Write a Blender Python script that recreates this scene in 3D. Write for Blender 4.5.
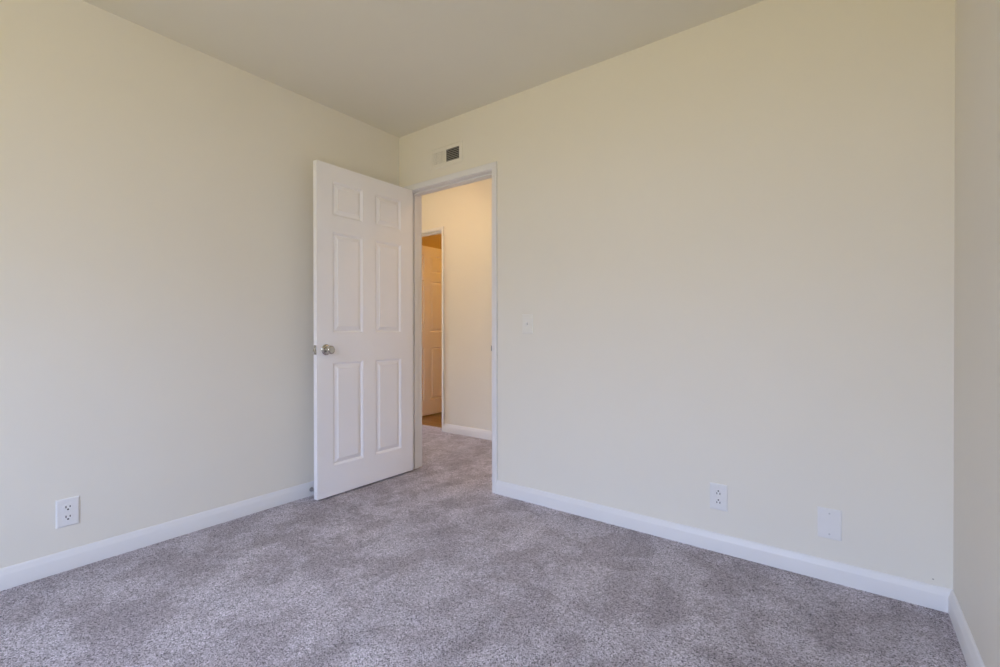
import bpy, bmesh, math, random
from mathutils import Vector, Matrix

random.seed(7)
SC = bpy.context.scene
for ob in list(bpy.data.objects):
    bpy.data.objects.remove(ob, do_unlink=True)
COL = SC.collection

# ------------------------------------------------------------------ camera
cam_data = bpy.data.cameras.new('camera')
cam = bpy.data.objects.new('camera', cam_data)
COL.objects.link(cam)
cam_data.sensor_width = 36.0
cam_data.lens = 36.0 * 462.59 / 1000.0
cam_data.clip_start = 0.02
YAW, PITCH, ROLL = 0.6426, -0.0046, -0.0009
cam.location = (2.6455, -2.2951, 1.0089)
cam.rotation_euler = (Matrix.Rotation(YAW, 4, 'Z') @ Matrix.Rotation(math.pi / 2 + PITCH, 4, 'X')
                      @ Matrix.Rotation(ROLL, 4, 'Z')).to_euler()
SC.camera = cam

# ------------------------------------------------------------------ light and exposure
SC.view_settings.view_transform = 'Standard'
SC.view_settings.look = 'None'
SC.view_settings.gamma = 1.0
SC.view_settings.use_curve_mapping = False
SC.view_settings.exposure = 0.0
SC.cycles.max_bounces = 16
SC.cycles.diffuse_bounces = 12
SC.cycles.glossy_bounces = 6
SC.cycles.sample_clamp_indirect = 6.0

SKY = (7.5, 9.5, 14.3)              # radiance of the open sky above the window
HORIZON = (4.6, 4.75, 5.4)           # neighbouring roofs and haze
GROUND = (4.35, 3.65, 1.6)            # sunlit garden below the window
HALL = (37.0, 25.0, 14.5)
FAR = (70.0, 32.0, 3.2)

world = bpy.data.worlds.new('daylight')
SC.world = world
world.use_nodes = True
nt = world.node_tree
nt.nodes.clear()
tc = nt.nodes.new('ShaderNodeTexCoord')
sep = nt.nodes.new('ShaderNodeSeparateXYZ')
m1 = nt.nodes.new('ShaderNodeMapRange')
m2 = nt.nodes.new('ShaderNodeMapRange')
m1.inputs['From Min'].default_value, m1.inputs['From Max'].default_value = -0.10, 0.02
m2.inputs['From Min'].default_value, m2.inputs['From Max'].default_value = 0.16, 0.34
x1 = nt.nodes.new('ShaderNodeMixRGB')
x2 = nt.nodes.new('ShaderNodeMixRGB')
x1.inputs[1].default_value = (*GROUND, 1)
x1.inputs[2].default_value = (*HORIZON, 1)
x2.inputs[2].default_value = (*SKY, 1)
bg = nt.nodes.new('ShaderNodeBackground')
wo = nt.nodes.new('ShaderNodeOutputWorld')
nt.links.new(tc.outputs['Generated'], sep.inputs[0])
nt.links.new(sep.outputs['Z'], m1.inputs['Value'])
nt.links.new(sep.outputs['Z'], m2.inputs['Value'])
nt.links.new(m1.outputs[0], x1.inputs[0])
nt.links.new(m2.outputs[0], x2.inputs[0])
nt.links.new(x1.outputs[0], x2.inputs[1])
nt.links.new(x2.outputs[0], bg.inputs[0])
bg.inputs[1].default_value = 1.0
nt.links.new(bg.outputs[0], wo.inputs[0])

# room measures (metres; the far left corner of the bedroom is the origin)
W, REAR, H = 2.954, -3.70, 2.44
OX0, OX1, OZ = 0.109, 0.867, 2.020         # clear opening of the bedroom doorway
WT = 0.115                                  # wall thickness
HY = 1.095                                  # far wall of the hall
FX0, FX1 = -1.386, -0.624                   # clear opening across the hall
WX0, WX1, WZ0, WZ1 = 0.90, 2.82, 0.75, 2.10  # bedroom window in the rear wall

portal = bpy.data.lights.new('window_daylight', 'AREA')
portal.shape = 'RECTANGLE'
portal.size, portal.size_y = WX1 - WX0, WZ1 - WZ0
portal.cycles.is_portal = True
portal_ob = bpy.data.objects.new('window_daylight', portal)
portal_ob.location = ((WX0 + WX1) / 2, REAR - 0.05, (WZ0 + WZ1) / 2)
portal_ob.rotation_euler = (math.pi / 2, 0, 0)      # shines towards +Y
COL.objects.link(portal_ob)


hall_portal = bpy.data.lights.new('added_hall_daylight', 'AREA')  # portal for the added window at the hall end
hall_portal.shape = 'RECTANGLE'
hall_portal.size, hall_portal.size_y = HY - WT - 0.2, 1.50
hall_portal.cycles.is_portal = True
hall_portal_ob = bpy.data.objects.new('added_hall_daylight', hall_portal)
hall_portal_ob.location = (-2.6 - 0.06, (HY + WT) / 2, 0.81)
hall_portal_ob.rotation_euler = (math.pi / 2, 0, -math.pi / 2)     # shines towards +X
COL.objects.link(hall_portal_ob)


# ------------------------------------------------------------------ materials
def new_mat(name):
    m = bpy.data.materials.new(name)
    m.use_nodes = True
    n = m.node_tree
    b = n.nodes['Principled BSDF']
    return m, n, b


def node(n, kind, **kw):
    x = n.nodes.new(kind)
    for k, v in kw.items():
        if k in x.inputs:
            x.inputs[k].default_value = v
        else:
            setattr(x, k, v)
    return x


def paint(name, col, rough, peel=0.0, scale=140.0, speck=None):
    """Rolled wall paint: a faint orange-peel relief and a very slight colour mottle."""
    m, n, b = new_mat(name)
    t = node(n, 'ShaderNodeTexCoord')
    mott = node(n, 'ShaderNodeTexNoise', Scale=3.0, Detail=3.0)
    mix = node(n, 'ShaderNodeMixRGB', blend_type='MIX')
    mix.inputs[1].default_value = [c * 0.985 for c in col] + [1]
    mix.inputs[2].default_value = [min(1, c * 1.015) for c in col] + [1]
    n.links.new(t.outputs['Object'], mott.inputs['Vector'])
    n.links.new(mott.outputs['Fac'], mix.inputs[0])
    out = mix.outputs[0]
    if speck:                                   # one small dark nick in the paint
        d = node(n, 'ShaderNodeVectorMath', operation='DISTANCE')
        d.inputs[1].default_value = speck
        n.links.new(t.outputs['Object'], d.inputs[0])
        lt = node(n, 'ShaderNodeMath', operation='LESS_THAN')
        lt.inputs[1].default_value = 0.0026
        n.links.new(d.outputs['Value'], lt.inputs[0])
        mx = node(n, 'ShaderNodeMixRGB')
        n.links.new(lt.outputs[0], mx.inputs[0])
        n.links.new(out, mx.inputs[1])
        mx.inputs[2].default_value = (0.40, 0.38, 0.35, 1)
        out = mx.outputs[0]
    n.links.new(out, b.inputs['Base Color'])
    b.inputs['Roughness'].default_value = rough
    b.inputs['Specular IOR Level'].default_value = 0.3
    if peel:
        nz = node(n, 'ShaderNodeTexNoise', Scale=scale, Detail=2.0)
        n.links.new(t.outputs['Object'], nz.inputs['Vector'])
        bp = node(n, 'ShaderNodeBump', Strength=peel, Distance=0.002)
        n.links.new(nz.outputs['Fac'], bp.inputs['Height'])
        n.links.new(bp.outputs[0], b.inputs['Normal'])
    return m


def metal(name, col, rough):
    m, n, b = new_mat(name)
    t = node(n, 'ShaderNodeTexCoord')
    nz = node(n, 'ShaderNodeTexNoise', Scale=60.0, Detail=2.0)
    n.links.new(t.outputs['Object'], nz.inputs['Vector'])
    mr = node(n, 'ShaderNodeMapRange')
    mr.inputs['To Min'].default_value = rough * 0.85
    mr.inputs['To Max'].default_value = rough * 1.15
    n.links.new(nz.outputs['Fac'], mr.inputs['Value'])
    n.links.new(mr.outputs[0], b.inputs['Roughness'])
    b.inputs['Base Color'].default_value = list(col) + [1]
    b.inputs['Metallic'].default_value = 1.0
    return m


def plain(name, col, rough, spec=0.5):
    m, n, b = new_mat(name)
    t = node(n, 'ShaderNodeTexCoord')
    nz = node(n, 'ShaderNodeTexNoise', Scale=25.0, Detail=2.0)
    n.links.new(t.outputs['Object'], nz.inputs['Vector'])
    mix = node(n, 'ShaderNodeMixRGB')
    mix.inputs[1].default_value = [c * 0.98 for c in col] + [1]
    mix.inputs[2].default_value = [min(1, c * 1.02) for c in col] + [1]
    n.links.new(nz.outputs['Fac'], mix.inputs[0])
    n.links.new(mix.outputs[0], b.inputs['Base Color'])
    b.inputs['Roughness'].default_value = rough
    b.inputs['Specular IOR Level'].default_value = spec
    return m


def carpet_material():
    """Cut-pile carpet: yarn tips in three greys, brushed lighter and darker in patches."""
    m, n, b = new_mat('carpet_pile_grey')
    t = node(n, 'ShaderNodeTexCoord')
    obj = t.outputs['Object']
    # individual yarn tips
    tips = node(n, 'ShaderNodeTexVoronoi', Scale=330.0, feature='F1')
    n.links.new(obj, tips.inputs['Vector'])
    sepc = node(n, 'ShaderNodeSeparateColor')
    n.links.new(tips.outputs['Color'], sepc.inputs[0])
    tip_ramp = node(n, 'ShaderNodeValToRGB')
    e = tip_ramp.color_ramp.elements
    e[0].position, e[0].color = 0.10, (0.15, 0.137, 0.15, 1)
    k = e.new(0.16); k.color = (0.33, 0.30, 0.33, 1)
    e[-1].position, e[-1].color = 1.0, (0.94, 0.90, 0.95, 1)
    k = e.new(0.30); k.color = (0.53, 0.49, 0.53, 1)
    k = e.new(0.70); k.color = (0.72, 0.675, 0.72, 1)
    n.links.new(sepc.outputs[0], tip_ramp.inputs[0])
    # clumps of a few tufts
    cl = node(n, 'ShaderNodeTexNoise', Scale=85.0, Detail=4.0, Roughness=0.8)
    n.links.new(obj, cl.inputs['Vector'])
    clm = node(n, 'ShaderNodeMapRange')
    clm.inputs['From Min'].default_value = 0.3
    clm.inputs['From Max'].default_value = 0.7
    clm.inputs['To Min'].default_value = 0.72
    clm.inputs['To Max'].default_value = 1.24
    n.links.new(cl.outputs['Fac'], clm.inputs['Value'])
    # pile brushed one way or the other: soft patches and vacuum strokes
    wp = node(n, 'ShaderNodeTexNoise', Scale=4.2, Detail=12.0, Roughness=0.74, Distortion=0.35)
    n.links.new(obj, wp.inputs['Vector'])
    wr = node(n, 'ShaderNodeValToRGB')
    wr.color_ramp.elements[0].position, wr.color_ramp.elements[0].color = 0.45, (0.82, 0.79, 0.81, 1)
    wr.color_ramp.elements[1].position, wr.color_ramp.elements[1].color = 0.55, (1.08, 1.07, 1.10, 1)
    n.links.new(wp.outputs['Fac'], wr.inputs[0])
    mp = node(n, 'ShaderNodeMapping')
    mp.inputs['Rotation'].default_value = (0, 0, math.radians(35))
    mp.inputs['Scale'].default_value = (6.0, 1.2, 1)
    n.links.new(obj, mp.inputs['Vector'])
    st = node(n, 'ShaderNodeTexNoise', Scale=1.0, Detail=4.0, Roughness=0.6)
    n.links.new(mp.outputs[0], st.inputs['Vector'])
    sm = node(n, 'ShaderNodeMapRange')
    sm.inputs['From Min'].default_value = 0.38
    sm.inputs['From Max'].default_value = 0.62
    sm.inputs['To Min'].default_value = 0.90
    sm.inputs['To Max'].default_value = 1.08
    n.links.new(st.outputs['Fac'], sm.inputs['Value'])
    m1 = node(n, 'ShaderNodeMixRGB', blend_type='MULTIPLY'); m1.inputs[0].default_value = 1
    n.links.new(tip_ramp.outputs[0], m1.inputs[1]); n.links.new(wr.outputs[0], m1.inputs[2])
    m2 = node(n, 'ShaderNodeMixRGB', blend_type='MULTIPLY'); m2.inputs[0].default_value = 1
    n.links.new(m1.outputs[0], m2.inputs[1]); n.links.new(clm.outputs[0], m2.inputs[2])
    m3 = node(n, 'ShaderNodeMixRGB', blend_type='MULTIPLY'); m3.inputs[0].default_value = 1
    n.links.new(m2.outputs[0], m3.inputs[1]); n.links.new(sm.outputs[0], m3.inputs[2])
    # a soft paler band along the depth of the room
    sp = node(n, 'ShaderNodeSeparateXYZ')
    n.links.new(obj, sp.inputs[0])
    edge = node(n, 'ShaderNodeMath', operation='MULTIPLY_ADD')
    edge.inputs[1].default_value = 0.05
    n.links.new(sp.outputs['Y'], edge.inputs[0]); n.links.new(sp.outputs['X'], edge.inputs[2])
    cen = node(n, 'ShaderNodeMath', operation='SUBTRACT'); cen.inputs[1].default_value = 1.02
    n.links.new(edge.outputs[0], cen.inputs[0])
    wob = node(n, 'ShaderNodeMath', operation='MULTIPLY_ADD'); wob.inputs[1].default_value = 1.2
    n.links.new(wp.outputs['Fac'], wob.inputs[0]); n.links.new(cen.outputs[0], wob.inputs[2])
    sh = node(n, 'ShaderNodeMath', operation='SUBTRACT'); sh.inputs[1].default_value = 0.6
    n.links.new(wob.outputs[0], sh.inputs[0])
    ab = node(n, 'ShaderNodeMath', operation='ABSOLUTE')
    n.links.new(sh.outputs[0], ab.inputs[0])
    ln = node(n, 'ShaderNodeMapRange', interpolation_type='SMOOTHSTEP')
    ln.inputs['From Min'].default_value = 0.32
    ln.inputs['From Max'].default_value = 0.85
    ln.inputs['To Min'].default_value = 1.10
    ln.inputs['To Max'].default_value = 0.98
    n.links.new(ab.outputs[0], ln.inputs['Value'])
    m4 = node(n, 'ShaderNodeMixRGB', blend_type='MULTIPLY'); m4.inputs[0].default_value = 1
    n.links.new(m3.outputs[0], m4.inputs[1]); n.links.new(ln.outputs[0], m4.inputs[2])
    n.links.new(m4.outputs[0], b.inputs['Base Color'])
    b.inputs['Roughness'].default_value = 1.0
    b.inputs['Specular IOR Level'].default_value = 0.05
    b.inputs['Sheen Weight'].default_value = 0.15
    # relief of tufts
    inv = node(n, 'ShaderNodeMath', operation='SUBTRACT'); inv.inputs[0].default_value = 1.0
    n.links.new(tips.outputs['Distance'], inv.inputs[1])
    ad = node(n, 'ShaderNodeMath', operation='MULTIPLY_ADD'); ad.inputs[1].default_value = 1.2
    n.links.new(cl.outputs['Fac'], ad.inputs[0]); n.links.new(inv.outputs[0], ad.inputs[2])
    bp = node(n, 'ShaderNodeBump', Strength=0.9, Distance=0.006)
    n.links.new(ad.outputs[0], bp.inputs['Height'])
    n.links.new(bp.outputs[0], b.inputs['Normal'])
    return m


def wood_floor_material():
    m, n, b = new_mat('oak_laminate')
    t = node(n, 'ShaderNodeTexCoord')
    br = node(n, 'ShaderNodeTexBrick')
    br.inputs['Scale'].default_value = 1.0
    br.inputs['Brick Width'].default_value = 0.9
    br.inputs['Row Height'].default_value = 0.12
    br.inputs['Mortar Size'].default_value = 0.003
    br.inputs['Color1'].default_value = (0.34, 0.21, 0.07, 1)
    br.inputs['Color2'].default_value = (0.25, 0.145, 0.045, 1)
    br.inputs['Mortar'].default_value = (0.13, 0.07, 0.03, 1)
    n.links.new(t.outputs['Object'], br.inputs['Vector'])
    mp = node(n, 'ShaderNodeMapping')
    mp.inputs['Scale'].default_value = (3, 50, 1)
    n.links.new(t.outputs['Object'], mp.inputs['Vector'])
    gr = node(n, 'ShaderNodeTexNoise', Scale=1.0, Detail=5.0)
    n.links.new(mp.outputs[0], gr.inputs['Vector'])
    mr = node(n, 'ShaderNodeMapRange')
    mr.inputs['To Min'].default_value = 0.75
    mr.inputs['To Max'].default_value = 1.2
    n.links.new(gr.outputs['Fac'], mr.inputs['Value'])
    mx = node(n, 'ShaderNodeMixRGB', blend_type='MULTIPLY'); mx.inputs[0].default_value = 1
    n.links.new(br.outputs['Color'], mx.inputs[1]); n.links.new(mr.outputs[0], mx.inputs[2])
    n.links.new(mx.outputs[0], b.inputs['Base Color'])
    b.inputs['Roughness'].default_value = 0.35
    return m


def glowing(name, col):
    m, n, b = new_mat(name)
    b.inputs['Base Color'].default_value = (0.9, 0.88, 0.84, 1)
    b.inputs['Emission Color'].default_value = list(col) + [1]
    b.inputs['Emission Strength'].default_value = 1.0
    return m


CREAM = (0.79, 0.765, 0.70)
M_WALL = paint('cream_wall_paint', CREAM, 0.55, 0.10)
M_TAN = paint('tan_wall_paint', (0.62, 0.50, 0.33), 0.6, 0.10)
M_WALL_BACK = paint('cream_wall_paint_nicked', CREAM, 0.55, 0.10, speck=(2.901, 0.0, 0.103))
M_CEIL = paint('cream_ceiling_paint', (0.78, 0.755, 0.655), 0.8, 0.12, 110)
M_TRIM = paint('white_trim_paint', (0.77, 0.77, 0.79), 0.38, 0.03, 60)
M_DOOR = paint('white_door_paint', (0.89, 0.885, 0.92), 0.42, 0.04, 90)
M_CARPET = carpet_material()
M_WOOD = wood_floor_material()
M_NICKEL = metal('satin_nickel', (0.56, 0.54, 0.50), 0.14)
M_STEEL = metal('dull_steel', (0.42, 0.42, 0.44), 0.4)
M_PLATE = plain('white_plastic', (0.79, 0.79, 0.80), 0.3)
M_SCREW = plain('painted_screw', (0.58, 0.58, 0.60), 0.4)
M_SLOT = plain('dark_slot', (0.03, 0.03, 0.035), 0.6)
M_VENT = plain('vent_enamel', (0.79, 0.765, 0.70), 0.5)
M_SWITCH = plain('ivory_plastic', (0.80, 0.79, 0.75), 0.35)
M_DUCT = plain('dark_duct', (0.03, 0.03, 0.03), 0.8)
M_GREYFIN = plain('grey_fin', (0.36, 0.35, 0.335), 0.6)
M_RUBBER = plain('rubber_tip', (0.80, 0.80, 0.80), 0.6)
M_HALLGLOW = glowing('hall_lamp_glass', tuple(0.9 * c for c in HALL))
M_HALLFILL = glowing('added_hall_fill_glass', tuple(1.0 * c for c in HALL))
M_FARGLOW = glowing('warm_lamp_glass', FAR)


# ------------------------------------------------------------------ mesh helpers
def box(bm, a, b, bevel=0.0, seg=2):
    x0, y0, z0 = (min(p, q) for p, q in zip(a, b))
    x1, y1, z1 = (max(p, q) for p, q in zip(a, b))
    vs = [bm.verts.new(p) for p in ((x0, y0, z0), (x1, y0, z0), (x1, y1, z0), (x0, y1, z0),
                                    (x0, y0, z1), (x1, y0, z1), (x1, y1, z1), (x0, y1, z1))]
    fs = [bm.faces.new([vs[i] for i in f]) for f in ((3, 2, 1, 0), (4, 5, 6, 7), (0, 1, 5, 4),
                                                     (1, 2, 6, 5), (2, 3, 7, 6), (3, 0, 4, 7))]
    if bevel:
        es = list({e for f in fs for e in f.edges})
        bmesh.ops.bevel(bm, geom=es, offset=bevel, segments=seg, profile=0.5, affect='EDGES')


def loft(bm, rings, close_ring=True, caps=True):
    """Skin a list of equal-length rings of points."""
    vr = [[bm.verts.new(p) for p in r] for r in rings]
    k = len(vr[0])
    for a, b in zip(vr, vr[1:]):
        for i in range(k if close_ring else k - 1):
            j = (i + 1) % k
            bm.faces.new((a[i], a[j], b[j], b[i]))
    if caps:
        bm.faces.new(list(reversed(vr[0])))
        bm.faces.new(vr[-1])
    return vr


def lathe(bm, prof, origin=(0, 0, 0), axis='Z', seg=32):
    """Spin (radius, height) pairs about an axis; ends are closed."""
    rings = []
    for r, h in prof:
        ring = []
        for i in range(seg):
            a = 2 * math.pi * i / seg
            c, s = r * math.cos(a), r * math.sin(a)
            p = {'Z': (c, s, h), 'X': (h, c, s), 'Y': (s, h, c)}[axis]
            ring.append([o + q for o, q in zip(origin, p)])
        rings.append(ring)
    loft(bm, rings)


def finish(bm, name, mat, parent=None, smooth=None):
    bmesh.ops.recalc_face_normals(bm, faces=bm.faces[:])
    me = bpy.data.meshes.new(name)
    bm.to_mesh(me)
    bm.free()
    for m in (mat if isinstance(mat, (list, tuple)) else [mat]):
        me.materials.append(m)
    if smooth is not None:
        me.polygons.foreach_set('use_smooth', [True] * len(me.polygons))
        me.set_sharp_from_angle(angle=math.radians(smooth))
    o = bpy.data.objects.new(name, me)
    COL.objects.link(o)
    if parent is not None:
        o.parent = parent
    return o


def tag(o, label, cat, kind=None, group=None):
    o['label'] = label
    o['category'] = cat
    if kind:
        o['kind'] = kind
    if group:
        o['group'] = group
    return o


def empty(name, loc=(0, 0, 0), rotz=0.0):
    o = bpy.data.objects.new(name, None)
    o.empty_display_size = 0.05
    o.location = loc
    o.rotation_euler = (0, 0, rotz)
    COL.objects.link(o)
    return o


def copy_tree(o, parent=None):
    c = o.copy()
    COL.objects.link(c)
    if parent is not None:
        c.parent = parent
    for ch in list(o.children):
        copy_tree(ch, c)
    return c


def boxes(name, mat, lst, parent=None, bevel=0.0):
    bm = bmesh.new()
    for a, b in lst:
        box(bm, a, b, bevel)
    return finish(bm, name, mat, parent)


# ------------------------------------------------------------------ the shell
T = 0.12
HALL_X0, HALL_X1 = -2.6, 3.0
FAR_XL, FAR_XR, FAR_Y = -1.47, 0.5, 3.3

bm = bmesh.new()
box(bm, (-T, REAR - T, -0.08), (W + T, 0.0, 0.0))
box(bm, (OX0 - 0.02, 0.0, -0.08), (OX1 + 0.02, WT, 0.0))
box(bm, (HALL_X0, WT, -0.08), (HALL_X1, HY, 0.0))
box(bm, (FX0 - 0.02, HY, -0.08), (FX1 + 0.02, HY + WT, 0.0))
tag(finish(bm, 'floor', M_CARPET), 'mottled grey cut-pile carpet running from the bedroom into the hall', 'carpet', 'structure')

tag(boxes('wall_left', M_WALL, [((-T, REAR - T, 0), (0, 0, H))]),
    'long cream wall behind the open white door', 'wall', 'structure')
tag(boxes('wall_back', M_WALL_BACK, [((-T, 0, 0), (OX0 - 0.019, WT, H)),
                                     ((OX1 + 0.019, 0, 0), (W + T, WT, H)),
                                     ((OX0 - 0.019, 0, OZ + 0.019), (OX1 + 0.019, WT, H))]),
    'wide cream wall with the doorway, vent and light switch', 'wall', 'structure')
tag(boxes('wall_right', M_WALL, [((W, REAR - T, 0), (W + T, 0, H))]),
    'narrow sliver of shaded cream wall at the edge of the room', 'wall', 'structure')
tag(boxes('wall_rear', M_WALL, [((0, REAR - T, 0), (WX0, REAR, H)), ((WX1, REAR - T, 0), (W, REAR, H)),
                                ((WX0, REAR - T, 0), (WX1, REAR, WZ0)), ((WX0, REAR - T, WZ1), (WX1, REAR, H))]),
    'cream wall with the window that lights the bedroom', 'wall', 'structure')
tag(boxes('ceiling', M_CEIL, [((-T, REAR - T, H), (W + T, WT, H + 0.1))]),
    'flat cream bedroom ceiling in shade', 'ceiling', 'structure')

# hall and the room across it
tag(boxes('wall_hall_near', M_WALL, [((HALL_X0 - T, 0.0, 0), (-T, WT, H))]),
    'hall wall continuing the bedroom partition', 'wall', 'structure')
tag(boxes('wall_hall_far', M_WALL, [((HALL_X0 - T, HY, 0), (FX0 - 0.019, HY + WT, H)),
                                    ((FX1 + 0.019, HY, 0), (HALL_X1 + T, HY + WT, H)),
                                    ((FX0 - 0.019, HY, 2.030 + 0.019), (FX1 + 0.019, HY + WT, H))]),
    'warm-lit cream hall wall seen through the doorway', 'wall', 'structure')
tag(boxes('wall_hall_end', M_WALL, [((HALL_X1, WT, 0), (HALL_X1 + T, HY, H)),
                                    ((HALL_X0 - T, WT, 0), (HALL_X0, WT + 0.1, H)), ((HALL_X0 - T, HY - 0.1, 0), (HALL_X0, HY, H)),
                                    ((HALL_X0 - T, WT + 0.1, 1.56), (HALL_X0, HY - 0.1, H)), ((HALL_X0 - T, WT + 0.1, 0), (HALL_X0, HY - 0.1, 0.06))]),
    'cream end walls of the hall, one with an added window', 'wall', 'structure')
tag(boxes('ceiling_hall', M_CEIL, [((HALL_X0 - T, WT, H), (HALL_X1 + T, HY + WT, H + 0.1))]),
    'hall ceiling', 'ceiling', 'structure')
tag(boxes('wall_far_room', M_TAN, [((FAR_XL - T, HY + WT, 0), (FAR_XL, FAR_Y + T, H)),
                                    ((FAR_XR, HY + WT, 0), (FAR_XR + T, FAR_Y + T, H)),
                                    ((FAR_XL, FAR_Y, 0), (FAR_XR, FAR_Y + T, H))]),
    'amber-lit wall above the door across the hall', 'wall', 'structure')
tag(boxes('ceiling_far_room', M_CEIL, [((FAR_XL - T, HY + WT, H), (FAR_XR + T, FAR_Y + T, H + 0.1))]),
    'ceiling of the room across the hall', 'ceiling', 'structure')
tag(boxes('floor_far_room', M_WOOD, [((FAR_XL, HY + WT, -0.08), (FAR_XR, FAR_Y, -0.004))]),
    'golden wood plank floor across the hall', 'wood floor', 'structure')


# ------------------------------------------------------------------ baseboards
BH, BT = 0.083, 0.0145
BPROF = [(0.0, 0.0), (BT, 0.0), (BT, 0.0565), (BT - 0.0010, 0.0590), (BT - 0.0050, 0.0690),
         (BT - 0.0072, 0.0755), (BT - 0.0092, 0.0800), (0.0022, BH), (0.0, BH)]


def baseboard(name, p0, p1, nrm, label, m0=0.0, m1=0.0):
    """Colonial profile run from p0 to p1; m0/m1 = mitre at the ends (+1 lengthens with depth, -1 shortens)."""
    p0, p1, nrm = Vector(p0), Vector(p1), Vector(nrm)
    d = (p1 - p0).normalized()
    bm = bmesh.new()
    rings = []
    for p, s in ((p0, -m0), (p1, m1)):
        rings.append([p + nrm * t + d * (s * t) + Vector((0, 0, z)) for t, z in BPROF])
    loft(bm, rings)
    return tag(finish(bm, name, M_TRIM, smooth=24), label, 'baseboard', 'structure')


CW = 0.039
baseboard('baseboard_left', (0, REAR, 0), (0, 0, 0), (1, 0, 0), 'white baseboard along the wall behind the open door', -1, -1)
baseboard('baseboard_back', (OX1 + 0.003 + CW, 0, 0), (W, 0, 0), (0, -1, 0), 'white baseboard under the two wall plates', 0, -1)
baseboard('baseboard_right', (W, 0, 0), (W, REAR, 0), (-1, 0, 0), 'short run of white baseboard at the edge of the room', -1, -1)
baseboard('baseboard_rear', (W, REAR, 0), (0, REAR, 0), (0, 1, 0), 'white baseboard under the window', -1, -1)
baseboard('baseboard_hall', (FX1 + 0.033, HY, 0), (HALL_X1, HY, 0), (0, -1, 0), 'white baseboard in the hall beyond the doorway', 0, -1)


# ------------------------------------------------------------------ door frames
def door_frame(name, x0, x1, zt, yf, yb, stop_y, label, CW):
    """Jamb lining, stops and mitred casings for the clear opening x0..x1, wall faces at yf (front) and yb."""
    root = tag(empty(name, ((x0 + x1) / 2, (yf + yb) / 2, 0)), label, 'door frame', 'structure')
    inv = Matrix.Translation(-root.location)

    def done(bm, n, mat=M_TRIM, par=root):
        o = finish(bm, n, mat, par)
        o.data.transform(inv)
        return o
    jt = 0.019
    bm = bmesh.new()
    box(bm, (x0 - jt, yf, 0), (x0, yb, zt + jt))
    box(bm, (x1, yf, 0), (x1 + jt, yb, zt + jt))
    box(bm, (x0, yf, zt), (x1, yb, zt + jt))
    done(bm, 'jamb')
    bm = bmesh.new()
    s0, s1 = stop_y
    box(bm, (x0, s0, 0), (x0 + 0.010, s1, zt), 0.0015)
    box(bm, (x1 - 0.010, s0, 0), (x1, s1, zt), 0.0015)
    box(bm, (x0 + 0.010, s0, zt - 0.010), (x1 - 0.010, s1, zt), 0.0015)
    done(bm, 'stop_moulding')
    # casing profile across its width: (distance from the opening, thickness)
    prof = [(0.0, 0.0), (0.0, 0.008), (0.003, 0.0105), (0.010, 0.0115), (CW - 0.018, 0.0135),
            (CW - 0.004, 0.0145), (CW, 0.0125), (CW, 0.0)]
    rv = 0.003
    for y, sgn in ((yf, -1), (yb, 1)):
        bm = bmesh.new()
        rings = []
        for (ax, az, dx, dz) in ((x0 - rv, 0, -1, 0), (x0 - rv, zt + rv, -1, 1), (x1 + rv, zt + rv, 1, 1), (x1 + rv, 0, 1, 0)):
            rings.append([(ax + dx * w, y + sgn * t, az + dz * w) for w, t in prof])
        loft(bm, rings)
        done(bm, 'casing')
    return root


frame1 = door_frame('trim_1', OX0, OX1, OZ, 0.0, WT, (0.040, 0.075), 'white casing and jamb around the bedroom doorway', CW)
frame2 = door_frame('trim_2', FX0, FX1, 2.030, HY, HY + WT, (HY + 0.040, HY + 0.075), 'white casing around the doorway across the hall', 0.030)

# strike plate with its curled lip on the latch jamb
bm = bmesh.new()
cx = (OX0 + OX1) / 2
lx, ly = OX1 - cx, -WT / 2
box(bm, (lx - 0.0016, ly + 0.002, 0.874), (lx, ly + 0.032, 0.931))
prof = [(0.0, 0.004), (-0.0025, -0.001), (-0.0045, -0.0055), (-0.0058, -0.0055), (-0.0040, -0.0005), (-0.0016, 0.004)]
loft(bm, [[(lx + a, ly + b, z) for a, b in prof] for z in (0.886, 0.919)])
sp = finish(bm, 'strike_plate', M_STEEL, frame1)
sp['label'] = 'small metal strike plate on the jamb'


# ------------------------------------------------------------------ six-panel doors
DW, DH, DT = 0.752, 2.009, 0.035
PX = [(0.109, 0.328), (0.427, 0.646)]                     # panel columns measured from the hinge edge
PZ = [(0.180, 0.808), (0.990, 1.600), (1.703, 1.909)]     # panel rows measured from the door bottom


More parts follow.
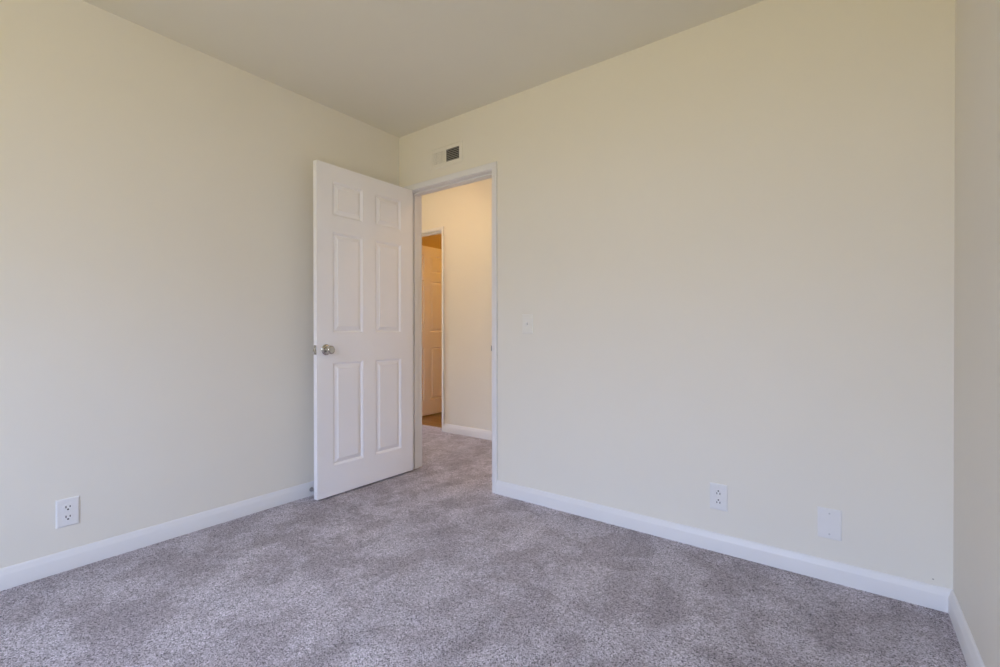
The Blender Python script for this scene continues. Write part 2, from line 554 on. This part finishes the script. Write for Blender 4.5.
def leaf_mesh(bm):
    """Stiles and rails with an ovolo-edged hole for each panel (local: x from the hinge, y thickness, z up)."""
    xs = sorted({0.0, DW, *[v for p in PX for v in p]})
    zs = sorted({0.0, DH, *[v for p in PZ for v in p]})
    holes = {(a, c) for a in PX for c in PZ}
    for y, sg in ((0.0, 1), (DT, -1)):
        g = {(x, z): bm.verts.new((x, y, z)) for x in xs for z in zs}
        for x0, x1 in zip(xs, xs[1:]):
            for z0, z1 in zip(zs, zs[1:]):
                if ((x0, x1), (z0, z1)) in holes:
                    continue
                bm.faces.new((g[x0, z0], g[x1, z0], g[x1, z1], g[x0, z1]))
        for (x0, x1), (z0, z1) in holes:                  # the moulded edge of the hole
            rings = []
            for ins, dep in ((0, 0), (0.0008, 0.0030), (0.004, 0.0042), (0.0080, 0.0070), (0.0095, 0.0110), (0.0095, 0.015)):
                rings.append([(x0 + ins, y + sg * dep, z0 + ins), (x1 - ins, y + sg * dep, z0 + ins),
                              (x1 - ins, y + sg * dep, z1 - ins), (x0 + ins, y + sg * dep, z1 - ins)])
            loft(bm, rings, caps=False)
    for a, b in (((0, 0), (DW, 0)), ((DW, 0), (DW, DH)), ((DW, DH), (0, DH)), ((0, DH), (0, 0))):
        v = [bm.verts.new(p) for p in ((a[0], 0, a[1]), (b[0], 0, b[1]), (b[0], DT, b[1]), (a[0], DT, a[1]))]
        bm.faces.new(v)
    bmesh.ops.remove_doubles(bm, verts=bm.verts[:], dist=1e-5)


def panel_mesh(bm, x0, x1, z0, z1):
    """Raised and fielded panel, both sides."""
    i0 = 0.0090
    prof = [(i0, 0.0110), (i0 + 0.005, 0.0110), (i0 + 0.007, 0.0104), (i0 + 0.027, 0.0036), (i0 + 0.0278, 0.0016)]

    def ring(ins, y):
        return [(x0 + ins, y, z0 + ins), (x1 - ins, y, z0 + ins), (x1 - ins, y, z1 - ins), (x0 + ins, y, z1 - ins)]
    rings = [ring(i, d) for i, d in reversed(prof)] + [ring(i, DT - d) for i, d in prof]
    loft(bm, rings)


KNOB = [(0.0, 0.0), (0.0325, 0.0), (0.0325, 0.0025), (0.0300, 0.0055), (0.0245, 0.0085), (0.0150, 0.0105), (0.0001, 0.0110)]
BALL = [(0.0001, 0.009), (0.0125, 0.009), (0.0115, 0.020), (0.0125, 0.026), (0.0185, 0.031), (0.0240, 0.037), (0.0262, 0.044),
        (0.0255, 0.051), (0.0225, 0.057), (0.0185, 0.0605), (0.0150, 0.0612), (0.0110, 0.0600), (0.0001, 0.0595)]


def make_door(name, label, pin_front):
    """Hinge edge at local x = 0, leaf runs to +x, thickness 0..DT along y; the pins stand on one face."""
    py = -0.0045 if pin_front else DT + 0.0045
    root = tag(empty(name), label, 'door', 'structure')
    bm = bmesh.new()
    leaf_mesh(bm)
    finish(bm, 'leaf', M_DOOR, root, smooth=25)
    for c in PX:
        for r in PZ:
            bm = bmesh.new()
            panel_mesh(bm, c[0], c[1], r[0], r[1])
            finish(bm, 'panel', M_DOOR, root)
    kx, kz = DW - 0.060, 0.888
    for y, sg in ((0.0, -1), (DT, 1)):
        bm = bmesh.new()
        lathe(bm, [(max(r, 1e-4), sg * h) for r, h in BALL], (kx, y, kz), 'Y', 36)
        k = finish(bm, 'knob', M_NICKEL, root, smooth=35)
        k['label'] = 'satin nickel door knob'
        bm = bmesh.new()
        lathe(bm, [(max(r, 1e-4), sg * h) for r, h in KNOB], (kx, y, kz), 'Y', 36)
        finish(bm, 'rosette', M_NICKEL, k, smooth=35)
        if sg == (-1 if pin_front else 1):
            bm = bmesh.new()
            lathe(bm, [(0.0001, 0), (0.0055, 0), (0.0055, -0.0022), (0.0040, -0.0030), (0.0001, -0.0030)],
                  (kx, y + sg * 0.0592 + (0.003 if sg == 1 else 0), kz), 'Y', 20)
            finish(bm, 'turn_button', M_STEEL, k, smooth=35)
    bm = bmesh.new()
    box(bm, (DW - 0.0002, DT / 2 - 0.0125, kz - 0.0285), (DW + 0.0016, DT / 2 + 0.0125, kz + 0.0285), 0.0006)
    for dz in (-0.021, 0.021):
        lathe(bm, [(0.0038, DW + 0.0016), (0.0034, DW + 0.0024), (0.0001, DW + 0.0026)], (0, DT / 2, kz + dz), 'X', 12)
    lp = finish(bm, 'latch_plate', M_NICKEL, root)
    lp['label'] = 'nickel latch plate in the door edge'
    bm = bmesh.new()
    # spring bolt with a slanted nose
    prof = [(-0.0065, 0.0), (0.0065, 0.0), (0.0065, 0.004), (-0.0045, 0.0115), (-0.0065, 0.0115)]
    loft(bm, [[(DW + 0.0010 + h, DT / 2 + y, kz + z) for y, h in prof] for z in (-0.009, 0.009)])
    finish(bm, 'latch_bolt', M_NICKEL, lp)
    for hz in (0.20, 1.01, 1.83):
        bm = bmesh.new()
        box(bm, (-0.0018, 0.004, hz - 0.044), (0.0004, DT - 0.001, hz + 0.044))
        lathe(bm, [(0.0055, hz - 0.045), (0.0055, hz + 0.045)], (-0.006, py, 0), 'Z', 16)
        h = finish(bm, 'hinge', M_NICKEL, root)
        bm = bmesh.new()
        lathe(bm, [(0.0001, hz + 0.0505), (0.0030, hz + 0.050), (0.0066, hz + 0.047), (0.0066, hz + 0.0445), (0.0001, hz + 0.0445)],
              (-0.006, py, 0), 'Z', 16)
        finish(bm, 'hinge_pin', M_NICKEL, h)
    return root


# bedroom door, swung ninety degrees into the room: local +x -> world -y, local +y -> world +x
door1 = make_door('door_1', 'open white six-panel door standing against the wall, with nickel knob', True)
door1.rotation_euler = (0, 0, -math.pi / 2)
door1.location = (0.148 - DT, -0.007, 0.012)
# the door across the hall, swung away into the far room: local +x -> world +y, local +y -> world -x
door2 = make_door('door_2', 'amber-lit six-panel door across the hall, seen through both doorways', False)
door2.rotation_euler = (0, 0, math.pi / 2)
door2.location = (FX0 + 0.002 + DT, HY + WT + 0.011, 0.012)


# ------------------------------------------------------------------ things on the walls
def on_back(name, x, z):
    return empty(name, (x, 0.0, z), 0.0)                   # local x right, local -y out of the wall


def plate(bm, w, h, t=0.0055, e=0.004):
    """Wall plate with a softly sloped rim, standing on the wall plane y = 0."""
    a, b = w / 2, h / 2

    def ring(i, y):
        return [(-a + i, y, -b + i), (a - i, y, -b + i), (a - i, y, b - i), (-a + i, y, b - i)]
    loft(bm, [ring(0, 0), ring(0, -0.0022), ring(0.0010, -0.0038), ring(e, -t), ring(e + 0.004, -t - 0.0004)])


def make_outlet():
    root = empty('wall_outlet')
    bm = bmesh.new()
    plate(bm, 0.075, 0.119)
    finish(bm, 'cover_plate', M_PLATE, root)
    for s in (1, -1):
        bm = bmesh.new()
        ring = []
        for i in range(40):                                # round face with flattened top and bottom
            a = 2 * math.pi * i / 40
            ring.append((0.0172 * math.cos(a), max(-0.0143, min(0.0143, 0.0172 * math.sin(a)))))
        loft(bm, [[(x * k, -0.0052 - d, s * 0.0205 + z * k) for x, z in ring] for k, d in ((1, 0), (1, 0.0016), (0.96, 0.0024))])
        rc = finish(bm, 'socket', M_PLATE, root)
        bm = bmesh.new()
        zc = s * 0.0205
        yy = -0.0078
        box(bm, (-0.0082, yy, zc - 0.0014), (-0.0048, yy + 0.001, zc + 0.0080))
        box(bm, (0.0048, yy, zc - 0.0004), (0.0082, yy + 0.001, zc + 0.0074))
        lathe(bm, [(0.0001, yy), (0.0034, yy), (0.0034, yy + 0.001), (0.0001, yy + 0.001)], (0, 0, zc - 0.0078), 'Y', 14)
        sl = finish(bm, 'slots', M_SLOT, rc)
        sl['label'] = 'dark plug slots'
    bm = bmesh.new()
    lathe(bm, [(0.0001, -0.0074), (0.0024, -0.0070), (0.0030, -0.0058), (0.0030, -0.0050), (0.0001, -0.0050)], (0, 0, 0), 'Y', 16)
    finish(bm, 'screw', M_PLATE, root)
    return root


outlet = make_outlet()
outlet.location = (0.0, -1.826, 0.244)
outlet.rotation_euler = (0, 0, math.pi / 2)                # faces +x from the left wall
tag(outlet, 'white duplex outlet low on the long wall behind the open door', 'outlet', group='duplex outlets')
outlet2 = copy_tree(outlet)
outlet2.location = (2.179, 0.0, 0.250)
outlet2.rotation_euler = (0, math.pi, 0)                   # mounted ground pin up
tag(outlet2, 'white duplex outlet beside the blank cover plate', 'outlet', group='duplex outlets')

# blank cover plate
bp_root = on_back('blank_cover_plate', 2.5925, 0.2300)
tag(bp_root, 'blank white cover plate with two screws above the baseboard', 'wall plate')
bm = bmesh.new()
plate(bm, 0.080, 0.122)
finish(bm, 'cover_plate', M_PLATE, bp_root)
for s in (1, -1):
    bm = bmesh.new()
    lathe(bm, [(0.0001, -0.0078), (0.0026, -0.0074), (0.0034, -0.0062), (0.0034, -0.0050), (0.0001, -0.0050)], (0, 0, s * 0.0417), 'Y', 16)
    box(bm, (-0.0028, -0.0080, s * 0.0417 - 0.0004), (0.0028, -0.0070, s * 0.0417 + 0.0004))
    finish(bm, 'screw', M_SCREW, bp_root)

# toggle light switch
sw = on_back('light_switch', 1.133, 1.053)
tag(sw, 'cream toggle light switch on the wall right of the doorway', 'light switch')
bm = bmesh.new()
plate(bm, 0.072, 0.115)
finish(bm, 'cover_plate', M_SWITCH, sw)
bm = bmesh.new()
prof = [(-0.0095, -0.0050), (-0.0030, -0.0165), (0.0030, -0.0175), (0.0055, -0.0150), (0.0080, -0.0050)]
loft(bm, [[(x, y, -z) for z, y in prof] for x in (-0.0046, 0.0046)])
finish(bm, 'toggle', M_PLATE, sw)
for s in (1, -1):
    bm = bmesh.new()
    lathe(bm, [(0.0001, -0.0076), (0.0024, -0.0072), (0.0030, -0.0060), (0.0030, -0.0050), (0.0001, -0.0050)], (0, 0, s * 0.0302), 'Y', 16)
    finish(bm, 'screw', M_VENT, sw)

# two-bank supply register above the doorway
vent = on_back('air_vent', 0.473, 2.196)
tag(vent, 'small painted air vent above the doorway, one bank of louvres dark', 'air vent')
A, Bz = 0.150, 0.0705
IX0, IX1, IZ = 0.0045, 0.1225, 0.0415          # right bank; left bank mirrored, IZ = half height
bm = bmesh.new()


def slab_with_holes(bm, xs, zs, holes, y0, y1):
    for i, (x0, x1) in enumerate(zip(xs, xs[1:])):
        for j, (z0, z1) in enumerate(zip(zs, zs[1:])):
            if (i, j) not in holes:
                box(bm, (x0, y0, z0), (x1, y1, z1))


slab_with_holes(bm, [-A + 0.008, -IX1, -IX0, IX0, IX1, A - 0.008], [-Bz + 0.008, -IZ, IZ, Bz - 0.008], {(1, 1), (3, 1)}, -0.0060, 0.0)
# sloped outer rim
o, i = [(-A, -Bz), (A, -Bz), (A, Bz), (-A, Bz)], [(-A + 0.008, -Bz + 0.008), (A - 0.008, -Bz + 0.008), (A - 0.008, Bz - 0.008), (-A + 0.008, Bz - 0.008)]
loft(bm, [[(x, 0, z) for x, z in o], [(x, -0.0018, z) for x, z in o], [(x, -0.0060, z) for x, z in i], [(x, 0, z) for x, z in i]], caps=False)
finish(bm, 'frame', M_VENT, vent)
bm = bmesh.new()
box(bm, (-IX1, -0.0012, -IZ), (IX1, -0.0002, IZ))
d = finish(bm, 'duct_backing', M_DUCT, vent)
for k in range(10):                             # vertical fins turned almost shut towards the room
    x = -IX1 + 0.0059 + k * 0.0118
    bm = bmesh.new()
    box(bm, (-0.0056, -0.0005, -IZ), (0.0056, 0.0005, IZ))
    bmesh.ops.transform(bm, matrix=Matrix.Translation((x, -0.0034, 0)) @ Matrix.Rotation(math.radians(-8), 4, 'Z'), verts=bm.verts[:])
    finish(bm, 'louvre', M_VENT, vent)
for k in range(7):                              # horizontal fins, open, in a darker grey
    z = -IZ + 0.0060 + k * 0.0118
    bm = bmesh.new()
    box(bm, (IX0, -0.0036, -0.0004), (IX1, 0.0036, 0.0004))
    bmesh.ops.transform(bm, matrix=Matrix.Translation((0, -0.0034, z)) @ Matrix.Rotation(math.radians(58), 4, 'X'), verts=bm.verts[:])
    lv = finish(bm, 'louvre', M_GREYFIN, vent)
    lv['label'] = 'dark grey louvre'

# spring door stop on the baseboard behind the door edge
ds = empty('door_stop', (BT, -0.717, 0.039))
tag(ds, 'small spring door stop on the baseboard behind the open door', 'door stop')
bm = bmesh.new()
lathe(bm, [(0.0001, 0.0), (0.0130, 0.0), (0.0130, 0.003), (0.0085, 0.006), (0.0075, 0.011), (0.0001, 0.011)], axis='X', seg=24)
finish(bm, 'base', M_STEEL, ds, smooth=35)
bm = bmesh.new()
turns, per, rw, R = 11, 14, 0.0013, 0.0062
rings = []
for q in range(turns * per + 1):
    a = 2 * math.pi * q / per
    c = Vector((0.009 + 0.050 * q / (turns * per), R * math.cos(a), R * math.sin(a)))
    out = Vector((0, math.cos(a), math.sin(a)))
    rings.append([c + out * (rw * math.cos(b)) + Vector((1, 0, 0)) * (rw * math.sin(b)) for b in [2 * math.pi * j / 6 for j in range(6)]])
loft(bm, rings)
finish(bm, 'spring', M_STEEL, ds, smooth=60)
bm = bmesh.new()
lathe(bm, [(0.0001, 0.056), (0.0072, 0.056), (0.0088, 0.060), (0.0088, 0.068), (0.0070, 0.072), (0.0001, 0.073)], axis='X', seg=24)
finish(bm, 'rubber_tip', M_RUBBER, ds, smooth=35)

# ------------------------------------------------------------------ lamps in the hall and beyond (above the frame)
def ceiling_light(x, y, mat, label):
    root = tag(empty('ceiling_light', (x, y, H)), label, 'ceiling light')
    bm = bmesh.new()
    lathe(bm, [(0.0001, 0), (0.115, 0), (0.118, -0.012), (0.108, -0.022), (0.0001, -0.022)], seg=40)
    finish(bm, 'base', M_NICKEL, root, smooth=35)
    bm = bmesh.new()
    lathe(bm, [(0.0001, -0.020), (0.104, -0.020), (0.106, -0.034), (0.096, -0.056), (0.070, -0.074), (0.036, -0.083), (0.0001, -0.085)], seg=40)
    finish(bm, 'glass_shade', mat, root, smooth=50)
    return root


ceiling_light(-0.38, 0.36, M_HALLGLOW, 'lit dome ceiling light in the hall')
ceiling_light(1.35, 0.62, M_HALLFILL, 'unseen dome light added along the hall to brighten the door jamb')  # unseen fixture, added to lift the left jamb and lower hall
ceiling_light(-0.45, 2.20, M_FARGLOW, 'lit dome ceiling light in the room across the hall')

# ------------------------------------------------------------------ the window behind the viewpoint
win = tag(empty('window_1', ((WX0 + WX1) / 2, REAR, WZ0)), 'white sliding window in the rear wall', 'window', 'structure')
hw, hh = (WX1 - WX0) / 2, WZ1 - WZ0
boxes('window_frame', M_TRIM, [((-hw, -0.09, 0), (-hw + 0.035, -0.02, hh)), ((hw - 0.035, -0.09, 0), (hw, -0.02, hh)),
                               ((-hw + 0.035, -0.09, 0), (hw - 0.035, -0.02, 0.035)),
                               ((-hw + 0.035, -0.09, hh - 0.035), (hw - 0.035, -0.02, hh)),
                               ((-0.02, -0.09, 0.035), (0.02, -0.02, hh - 0.035))], win)
boxes('window_sill', M_TRIM, [((-hw - 0.04, -0.02, -0.02), (hw + 0.04, 0.05, 0.0))], win)

hwin = tag(empty('added_hall_window', (HALL_X0, (HY + WT) / 2, 0.06)), 'unseen window added at the end of the hall to brighten it', 'window', 'structure')  # added opening, lets daylight onto the lower hall wall
hy2 = (HY - WT) / 2 - 0.1
boxes('window_frame', M_TRIM, [((-0.09, -hy2, 0), (-0.02, -hy2 + 0.04, 1.50)), ((-0.09, hy2 - 0.04, 0), (-0.02, hy2, 1.50)),
                               ((-0.09, -hy2 + 0.04, 0), (-0.02, hy2 - 0.04, 0.04)), ((-0.09, -hy2 + 0.04, 1.46), (-0.02, hy2 - 0.04, 1.50))], hwin)
